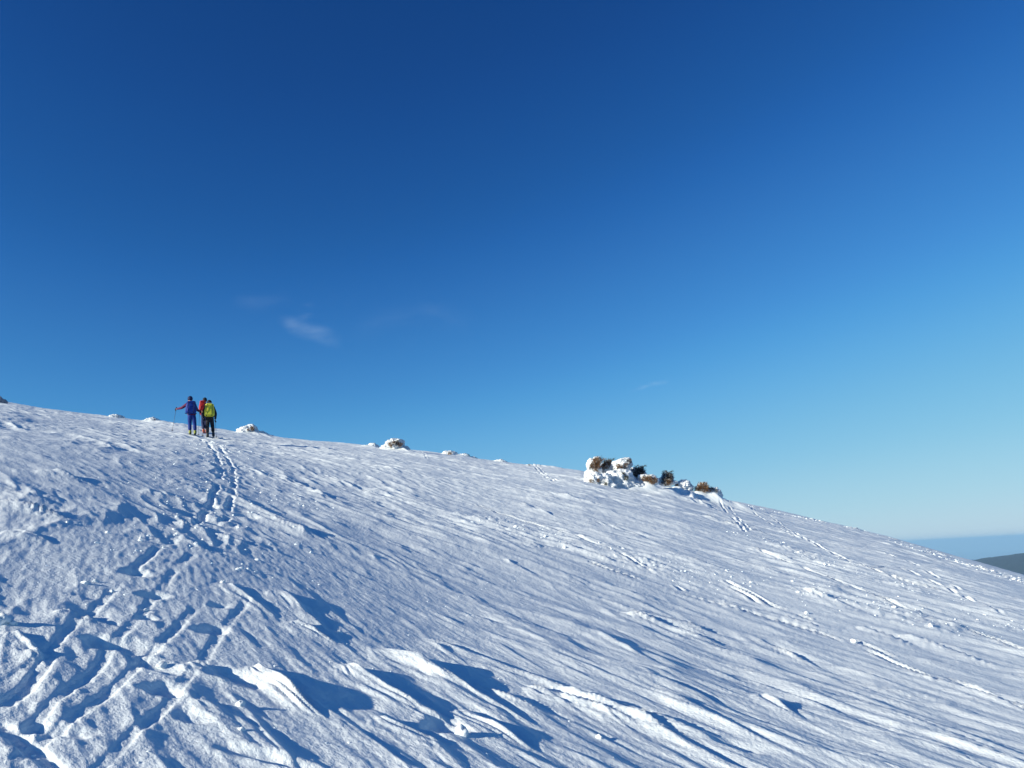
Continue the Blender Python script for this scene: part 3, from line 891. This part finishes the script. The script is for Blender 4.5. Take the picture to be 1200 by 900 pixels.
def crumbs(name, spots, label):
    """countless crumbs as one object"""
    base = bmesh.new(); bmesh.ops.create_icosphere(base, subdivisions=1, radius=1)
    bv = np.array([v.co[:] for v in base.verts]); bf = np.array([[v.index for v in f.verts] for f in base.faces]); base.free()
    V = []; Fc = []
    for i, (x, y, rad) in enumerate(spots):
        z = surface_z(x, y)
        a = rng.random() * 6.28; c_, s2 = math.cos(a), math.sin(a)
        v = bv * (1 + rng.uniform(-.3, .3, (len(bv), 1))) * rad * np.array([1.2, .8, .75])
        v = np.stack([v[:, 0] * c_ - v[:, 1] * s2, v[:, 0] * s2 + v[:, 1] * c_, v[:, 2]], 1) + np.array([x, y, z + rad * .2])
        V.append(v); Fc.append(bf + i * len(bv))
    me = bpy.data.meshes.new(name); me.from_pydata(np.concatenate(V).tolist(), [], np.concatenate(Fc).tolist()); me.update()
    tag(link(name, me, SNOW_CHUNK), label, kind='stuff')
spots = []
for k, (pts, w, a) in enumerate(BANDS):
    P = polyline(pts, 0, 6)
    n = [420, 140, 260, 1100, 800, 60, 50][k]
    for _ in range(n):
        i = random.randrange(len(P) - 1); q = random.random()
        if float(perlin(np.array([P[i][0] * .8]), np.array([P[i][1] * .8]), 90)[0]) < random.uniform(-.5, .4): continue
        x = P[i][0] * (1 - q) + P[i + 1][0] * q + random.gauss(0, w * .55); y = P[i][1] * (1 - q) + P[i + 1][1] * q + random.gauss(0, w * .55)
        spots.append((x, y, min(.045, .006 + random.expovariate(1 / .007)) * (1.9 if k in (3, 4) else 1)))
crumbs('snow_crumbs', spots, 'broken crust crumbs strewn along old tracks on the right')
spots = []
for _ in range(260):
    i = random.randrange(len(TRACK) - 1); q = random.random()
    c = g2(TRACK[i][0] * (1 - q) + TRACK[i + 1][0] * q, TRACK[i][1] * (1 - q) + TRACK[i + 1][1] * q)
    if math.hypot(*c) < 8: continue
    spots.append((c[0] + random.gauss(0, .5), c[1] + random.gauss(0, .5), random.uniform(.006, .018) * (1 + math.hypot(*c) / 30)))
for _ in range(140):
    rr = 2.6 + 10 * random.random(); ph = random.uniform(R(-34), R(8))
    spots.append((rr * math.sin(ph), rr * math.cos(ph), random.uniform(.003, .009)))
crumbs('track_crumbs', spots, 'small crumbs of crust scattered beside the climbing track')

# ------------------------------------------------------------------ people
SKIN = plain('skin', (.50, .28, .19), .5, .1)
def skinned(name, verts, edges, radii, mat, parent, base, root=0, sub=2):
    me = bpy.data.meshes.new(name)
    me.from_pydata([tuple(v - base) for v in verts], edges, [])
    o = link(name, me, mat, parent)
    md = o.modifiers.new('skin', 'SKIN'); md.use_smooth_shade = True
    for i, d in enumerate(me.skin_vertices[0].data if me.skin_vertices else []): pass
    if not me.skin_vertices:
        me.skin_vertices_add() if hasattr(me, 'skin_vertices_add') else None
    return o, me, md

def skin_obj(name, chain, mat, parent, base, sub=2):
    """chain: list of (point, radius or (rx, ry), parent index or None); grown into one surface, then baked to a mesh"""
    me = bpy.data.meshes.new(name + '_skeleton')
    me.from_pydata([tuple(c[0] - base) for c in chain], [(c[2], i) for i, c in enumerate(chain) if c[2] is not None], [])
    o = bpy.data.objects.new(name, me); COL.objects.link(o)
    md = o.modifiers.new('skin', 'SKIN'); md.use_smooth_shade = True
    sb = o.modifiers.new('sub', 'SUBSURF'); sb.levels = sub; sb.render_levels = sub
    sv = me.skin_vertices[0].data
    for i, c in enumerate(chain):
        rd = c[1] if isinstance(c[1], tuple) else (c[1], c[1])
        sv[i].radius = rd; sv[i].use_root = (i == 0)
    dg = bpy.context.evaluated_depsgraph_get(); dg.update()
    nm = bpy.data.meshes.new_from_object(o.evaluated_get(dg)); nm.name = name
    bpy.data.objects.remove(o); bpy.data.meshes.remove(me)
    nm.materials.clear()
    for p in nm.polygons: p.use_smooth = True
    return link(name, nm, mat, parent)

def person(feet_px, dist, J, cols, label):
    """J: joints in photograph coordinates with a depth shift in metres"""
    base = at_dist(feet_px[0], feet_px[1], dist)
    phi = azel(*feet_px)[0]; ax = view_axes(phi)
    P = {k: at_dist(v[0], v[1], dist + (v[2] if len(v) > 2 else 0)) for k, v in J.items()}
    lerp = lambda a, b, t: P[a].lerp(P[b], t) if isinstance(a, str) else a.lerp(b, t)
    root_p = empty('person', base); tag(root_p, label, 'person', 'ski tourers climbing to the brow')
    pel, chest, neck, head = P['hip'], P['chest'], P['neck'], P['head']
    fwd = ax[1]
    # body: one continuous surface from feet to head
    C = [(pel, (.13, .10), None), (lerp('hip', 'chest', .5), (.125, .095), 0), (chest, (.15, .11), 1), (neck, .055, 2),
         (head - Vector((0, 0, .05)), (.07, .08), 3), (head + Vector((0, 0, .04)), (.085, .095), 4), (head + Vector((0, 0, .10)), (.05, .055), 5)]
    C.append((head + fwd * .115 + Vector((0, 0, -.01)), .014, 4))           # nose
    for sgn in (-1, 1): C.append((head + ax[0] * sgn * .092, (.012, .02), 4))  # ears
    for sd_, sgn in (('l', -1), ('r', 1)):
        k0 = len(C)
        C += [(P['sh' + sd_], .06, 2), (lerp('sh' + sd_, 'el' + sd_, .5), .047, k0), (P['el' + sd_], .038, k0 + 1), (P['ha' + sd_].lerp(P['el' + sd_], .18), .026, k0 + 2), (P['ha' + sd_], (.035, .02), k0 + 3)]
        k1 = len(C)
        C += [(P['th' + sd_], .085, 0), (lerp('th' + sd_, 'kn' + sd_, .5), .075, k1), (P['kn' + sd_], .055, k1 + 1), (lerp('kn' + sd_, 'an' + sd_, .4), .055, k1 + 2), (P['an' + sd_], .038, k1 + 3), (P['an' + sd_] + fwd * .12 - Vector((0, 0, .05)), .035, k1 + 4)]
    body = skin_obj('body', C, SKIN, root_p, base)
    # jacket
    C = [(pel + Vector((0, 0, cols.get('hem', -.1))), (.20, .16), None), (pel + Vector((0, 0, .0)), (.19, .15), 0), (lerp('hip', 'chest', .5), (.175, .135), 1), (chest, (.19, .145), 2), (neck - Vector((0, 0, .02)), .085, 3)]
    for sd_ in 'lr':
        k0 = len(C)
        C += [(P['sh' + sd_], .085, 3), (lerp('sh' + sd_, 'el' + sd_, .5), .072, k0), (P['el' + sd_], .062, k0 + 1), (P['ha' + sd_].lerp(P['el' + sd_], .08), .046, k0 + 2)]
    skin_obj('jacket', C, cols['jacket'], root_p, base)
    C = [(pel + Vector((0, 0, .06)), (.175, .135), None), (pel.lerp(chest, .45), (.15, .12), 0)]
    for sd_ in 'lr':
        k1 = len(C)
        C += [(P['th' + sd_], (.105, .11), 0), (lerp('th' + sd_, 'kn' + sd_, .5), .095, k1), (P['kn' + sd_], .078, k1 + 1), (lerp('kn' + sd_, 'an' + sd_, .5), .078, k1 + 2), (P['an' + sd_] + Vector((0, 0, .03)), .075, k1 + 3)]
    skin_obj('trousers', C, cols['trousers'], root_p, base)
    for sd_, sgn in (('l', -1), ('r', 1)):
        a = P['an' + sd_]; ft = P['fo' + sd_]
        skin_obj('boot', [(a + Vector((0, 0, .06)), .068, None), (a.lerp(ft, .5), .064, 0), (ft - fwd * .06 + Vector((0, 0, .03)), (.055, .05), 1), (ft + fwd * .09 + Vector((0, 0, .035)), (.05, .04), 2), (ft + fwd * .20 + Vector((0, 0, .03)), (.042, .03), 3)],
                 cols['boot'], root_p, base, 1)
        # gloved hand: palm, four curled fingers of different lengths, thumb from the side
        hd = P['ha' + sd_]; el = P['el' + sd_]
        d = (hd - el).normalized(); up = Vector((0, 0, 1)); across = up - d * up.dot(d); across.normalize(); nrm = d.cross(across)
        G = [(hd - d * .03, .032, None), (hd + d * .03, (.04, .024), 0)]
        for fi in range(4):
            o_ = across * ((fi - 1.5) * .022); ln = (.030, .036, .034, .026)[fi]
            b0 = len(G)
            G += [(hd + d * .065 + o_, .013, 1), (hd + d * (.075 + ln * .5) + o_ + nrm * .022, .012, b0), (hd + d * .065 + o_ + nrm * (.03 + ln), .010, b0 + 1)]
        b0 = len(G)
        G += [(hd + d * .01 + across * .045, .014, 1), (hd + d * .045 + across * .055 + nrm * .03, .012, b0)]
        skin_obj('glove', G, cols['glove'], root_p, base, 1)
    # hat
    bm = bmesh.new(); r0 = bmesh.ops.create_uvsphere(bm, u_segments=18, v_segments=12, radius=1)
    for v in r0['verts']:
        n = v.co.copy()
        z = n.z if n.z > -.7 else -.7
        v.co = head + Vector((0, 0, .03)) + ax[0] * n.x * .108 + ax[1] * n.y * .118 + Vector((0, 0, z * .125))
    to_obj('hat', bm, cols['hat'], root_p, base)
    if 'band' in cols:
        bm = bmesh.new()
        seg = 18
        rr_ = [[bm.verts.new(head + Vector((0, 0, .0 + zz)) + ax[0] * math.cos(2 * math.pi * q / seg) * .113 + ax[1] * math.sin(2 * math.pi * q / seg) * .122) for q in range(seg)] for zz in (-.012, .012)]
        for q in range(seg): bm.faces.new((rr_[0][q], rr_[0][(q + 1) % seg], rr_[1][(q + 1) % seg], rr_[1][q]))
        to_obj('headband', bm, cols['band'], root_p, base)
    return P, ax, base

def rucksack(c, ax, w, hgt, d, mat, strap_mat, label, tilt=0.0, up=None):
    root_b = empty('backpack', c - Vector((0, 0, hgt / 2))); tag(root_b, label, 'backpack', 'backpacks on the tourers'); o0 = c - Vector((0, 0, hgt / 2))
    upv = (up or Vector((0, 0, 1))).normalized()
    A, B = ax[0], -ax[1]                        # B points at the camera, away from the wearer's back
    def box(name, cc, sx, sy, sz, mt, bev, puff=.0, par=root_b):
        bm = bmesh.new(); bmesh.ops.create_cube(bm, size=1)
        bmesh.ops.subdivide_edges(bm, edges=bm.edges[:], cuts=5, use_grid_fill=True)
        for v in bm.verts:
            n = v.co * 2
            # superellipsoid-like padding
            m_ = (abs(n.x) ** 4 + abs(n.y) ** 4 + abs(n.z) ** 4) ** .25
            n = n / max(m_, 1e-6) * max(abs(n.x), abs(n.y), abs(n.z))
            wv = 1 + .05 * mnoise.noise(n * 2 + cc)
            taper = 1 - .12 * n.z
            v.co = cc + A * n.x * sx / 2 * wv * taper + B * n.y * sy / 2 * wv + upv * n.z * sz / 2
        return to_obj(name, bm, mt, par, o0)
    box('pack_body', c, w, d, hgt * .86, mat, .05)
    box('lid', c + upv * hgt * .43 + B * d * .03, w * .85, d * 1.05, hgt * .2, mat, .05)
    box('front_pocket', c + B * d * .5 - upv * hgt * .12, w * .66, d * .3, hgt * .46, mat, .05)
    box('hip_belt', c - upv * hgt * .36 - B * d * .35, w * 1.08, d * .55, hgt * .1, strap_mat, .03)
    for sgn in (-1, 1):
        bm = bmesh.new()
        pts_ = [c + A * sgn * w * .27 + upv * hgt * z_ + B * d * (.0 + y_) for z_, y_ in ((.47, .55), (.3, .62), (.05, .74), (-.3, .60), (-.42, .4))]
        tube(bm, pts_, [.010] * 5, 5); to_obj('strap', bm, strap_mat, root_b, o0)
    return root_b

POLE = plain('pole_metal', (.10, .10, .12), .4)
GRIP = plain('pole_grip', (.02, .02, .03), .6)
def ski_pole(top, tip, label):
    root_k = empty('ski_pole', tip); tag(root_k, label, 'ski pole', 'ski poles of the tourers')
    d = (tip - top).normalized()
    bm = bmesh.new(); tube(bm, [top + d * .14, tip], [.008, .006], 8); to_obj('shaft', bm, POLE, root_k, tip)
    bm = bmesh.new(); tube(bm, [top - d * .03, top - d * .02, top + d * .1, top + d * .16], [.012, .022, .018, .014], 8); to_obj('grip', bm, GRIP, root_k, tip)
    bm = bmesh.new(); c = tip - d * .08; tube(bm, [c, c + d * .008, c + d * .02], [.012, .048, .045], 12); to_obj('basket', bm, GRIP, root_k, tip)

def ski(foot, ax, mat, label, yaw=0.0):
    root_s = empty('ski', foot); tag(root_s, label, 'ski', 'touring skis under the climbers')
    fw = (ax[1] * math.cos(yaw) + ax[0] * math.sin(yaw)).normalized(); sdv = fw.cross(Vector((0, 0, 1))).normalized()
    bm = bmesh.new(); prev = None
    for i in range(13):
        q = i / 12; y = -.75 + 1.7 * q
        w = .045 + .012 * abs(q - .45) * 2 if i not in (0, 12) else .03
        p = foot + fw * y
        z = surface_z(p.x, p.y) * .35 + (foot.z + (surface_z(foot.x + fw.x, foot.y + fw.y) - surface_z(foot.x, foot.y)) * y) * .65
        z = foot.z + (surface_z(foot.x + fw.x * 2, foot.y + fw.y * 2) - surface_z(foot.x, foot.y)) / 2 * y + .02 + (max(0, q - .86) * 1.1)
        ring_ = [bm.verts.new(Vector((p.x, p.y, z)) + sdv * a_ * w + Vector((0, 0, b_))) for a_, b_ in ((-1, 0), (1, 0), (1, .016), (-1, .016))]
        if prev:
            for k in range(4): bm.faces.new((prev[k], prev[(k + 1) % 4], ring_[(k + 1) % 4], ring_[k]))
        else: bm.faces.new(ring_[::-1])
        prev = ring_
    bm.faces.new(prev)
    bmesh.ops.recalc_face_normals(bm, faces=bm.faces)
    to_obj('ski_plank', bm, mat, root_s, foot, False)
    bm = bmesh.new(); bmesh.ops.create_cube(bm, size=1)
    for v in bm.verts: v.co = foot + fw * (v.co.y * .32 + .03) + sdv * v.co.x * .07 + Vector((0, 0, v.co.z * .03 + .045))
    to_obj('binding', bm, GRIP, root_s, foot, False)

NAVY = plain('navy_cloth', (.012, .018, .075), .7, .3, 8)
BLUE = plain('blue_cloth', (.001, .024, .19), .7, .25, 8)
PACKBLUE = plain('blue_pack_cloth', (.002, .030, .24), .6, .3, 8)
PINK = plain('crimson_cloth', (.11, .010, .06), .7, .25, 8)
RED = plain('red_cloth', (.44, .012, .015), .65, .25, 8)
BLACK = plain('black_cloth', (.010, .011, .018), .7, .3, 8)
LIME = plain('lime_cloth', (.62, .60, .05), .6, .2, 8)
YEL = plain('yellow_green_boot', (.30, .32, .05), .5, .5, 12)
ORANGE = plain('orange_boot', (.50, .09, .03), .5, .3, 8)
GREYB = plain('grey_boot', (.05, .05, .055), .5, .4, 8)
WHITE = plain('white_cloth', (.7, .7, .7), .7, .1, 8)
SKI1 = plain('dark_ski', (.02, .03, .05), .4, .2)
SKI2 = plain('red_ski', (.2, .03, .03), .4, .2)

def dist_for(px, py): return math.hypot(*g2(px, py))
dA = dist_for(226, 509.5); dC = dist_for(247, 512.5); dB = dist_for(239, 508) 
print('people at', dA, dB, dC)
# the man in blue, left
P, ax, base = person((226, 509.5), dA, dict(
    hip=(224.7, 486.5), chest=(223.3, 476, .03), neck=(223, 471.6, .06), head=(222.8, 468.1, .10),
    shl=(218.6, 474, .02), shr=(227.8, 474, .02), ell=(213.2, 478, .1), hal=(206.6, 479.4, .32), elr=(230.8, 480.2, .05), har=(234, 482.4, .3),
    thl=(222.6, 489), thr=(227, 489), knl=(222.4, 497.5, .06), knr=(228.2, 497.2, .0), anl=(222.6, 505.5, .02), anr=(228.6, 505.8, -.05), fol=(222.8, 509.0), **{'for': (228.6, 509.6, -.08)}),
    dict(jacket=PINK, trousers=BLUE, boot=YEL, glove=NAVY, hat=NAVY, hem=-.03), 'person in blue trousers and crimson jacket holding a ski pole out to the left')
rucksack(P['chest'].lerp(P['hip'], .32) - ax[1] * .22, ax, .43, .58, .22, PACKBLUE, NAVY, 'dark blue backpack on the leftmost person')
hl, hr = P['hal'], P['har']
tip = at_dist(202, 497, dA + .3); tip.z = min(tip.z, surface_z(tip.x, tip.y) + .05) if surface_z(tip.x, tip.y) > tip.z - .6 else tip.z
ski_pole(hl + Vector((0, 0, .06)) + ax[0] * .0, tip, 'ski pole held out far to the left by the leftmost person')
tip = at_dist(232.6, 505.5, dA + .3); tip.z = surface_z(tip.x, tip.y)
ski_pole(hr + Vector((0, 0, .06)), tip, 'upright ski pole planted between the blue-clad person and the other two')
ski(P['fol'].copy(), ax, SKI1, 'left ski of the leftmost person, under the left yellow-green boot')
ski(P['for'].copy(), ax, SKI1, 'right ski of the leftmost person, under the right yellow-green boot')
# the one in red, mostly hidden
P, ax, base = person((239, 508), dB + .6, dict(
    hip=(239.5, 486.5), chest=(239, 476.5, .08), neck=(239.5, 472.2, .14), head=(240, 469.3, .2),
    shl=(234.9, 475.5, .05), shr=(243.5, 475, .05), ell=(235.2, 482, .1), hal=(236, 487, .3), elr=(245.5, 482, .1), har=(246, 487, .3),
    thl=(238.2, 489), thr=(241.4, 489), knl=(237.9, 497, .1), knr=(241.4, 496.5, .05), anl=(238.4, 503.8, .0), anr=(241.8, 503.8, .2), fol=(238.8, 507.6), **{'for': (242, 507, .2)}),
    dict(jacket=RED, trousers=NAVY, boot=ORANGE, glove=BLACK, hat=BLACK, hem=-.0), 'person in red jacket half hidden behind the lime green backpack')
rucksack(P['chest'].lerp(P['hip'], .05) - ax[1] * .22 - ax[0] * .06, ax, .34, .52, .22, RED, BLACK, 'bright red backpack on the middle person')
tip = at_dist(235.6, 504, dB + .9); tip.z = surface_z(tip.x, tip.y)
ski_pole(P['hal'] + Vector((0, 0, .06)), tip, 'ski pole of the middle person in red')
ski(P['fol'].copy(), ax, SKI2, 'left ski of the middle person, under the left orange boot')
ski(P['for'].copy(), ax, SKI2, 'right ski of the middle person, under the right orange boot')
# nearest, with the lime pack
P, ax, base = person((246.8, 512.5), dC, dict(
    hip=(245.6, 490, 0), chest=(245.3, 479.5, .12), neck=(245.3, 475.4, .22), head=(245.2, 472.7, .30),
    shl=(240.3, 478.4, .1), shr=(250.2, 478.2, .1), ell=(237.9, 485, .15), hal=(238.8, 490.5, .35), elr=(252.8, 485, .1), har=(252.2, 492.3, .22),
    thl=(243.6, 493), thr=(247.9, 493), knl=(243, 501, .08), knr=(249.3, 501, .12), anl=(243, 508.7, -.05), anr=(249.8, 507.6, .1), fol=(243.2, 512.6, -.08), **{'for': (250.2, 511.6, .1)}),
    dict(jacket=BLACK, trousers=BLACK, boot=GREYB, glove=BLACK, hat=BLACK, band=WHITE), 'rightmost person all in black under a lime green backpack')
rucksack(P['chest'].lerp(P['hip'], .30) - ax[1] * .22, ax, .41, .62, .24, LIME, BLACK, 'lime green backpack on the rightmost person', up=Vector((0, 0, 1)) + ax[1] * .15)
tip = at_dist(253.8, 509, dC + .3); tip.z = surface_z(tip.x, tip.y)
ski_pole(P['har'] + Vector((0, 0, .05)), tip, 'ski pole at the right side of the rightmost person')
tip = at_dist(237.5, 509, dC + .3); tip.z = surface_z(tip.x, tip.y)
ski_pole(P['hal'] + Vector((0, 0, .05)), tip, 'ski pole at the left side of the rightmost person')
ski(P['fol'].copy(), ax, SKI1, 'left ski of the rightmost person, nearest of all')
ski(P['for'].copy(), ax, SKI1, 'right ski of the rightmost person in black')

haze(6e-5)
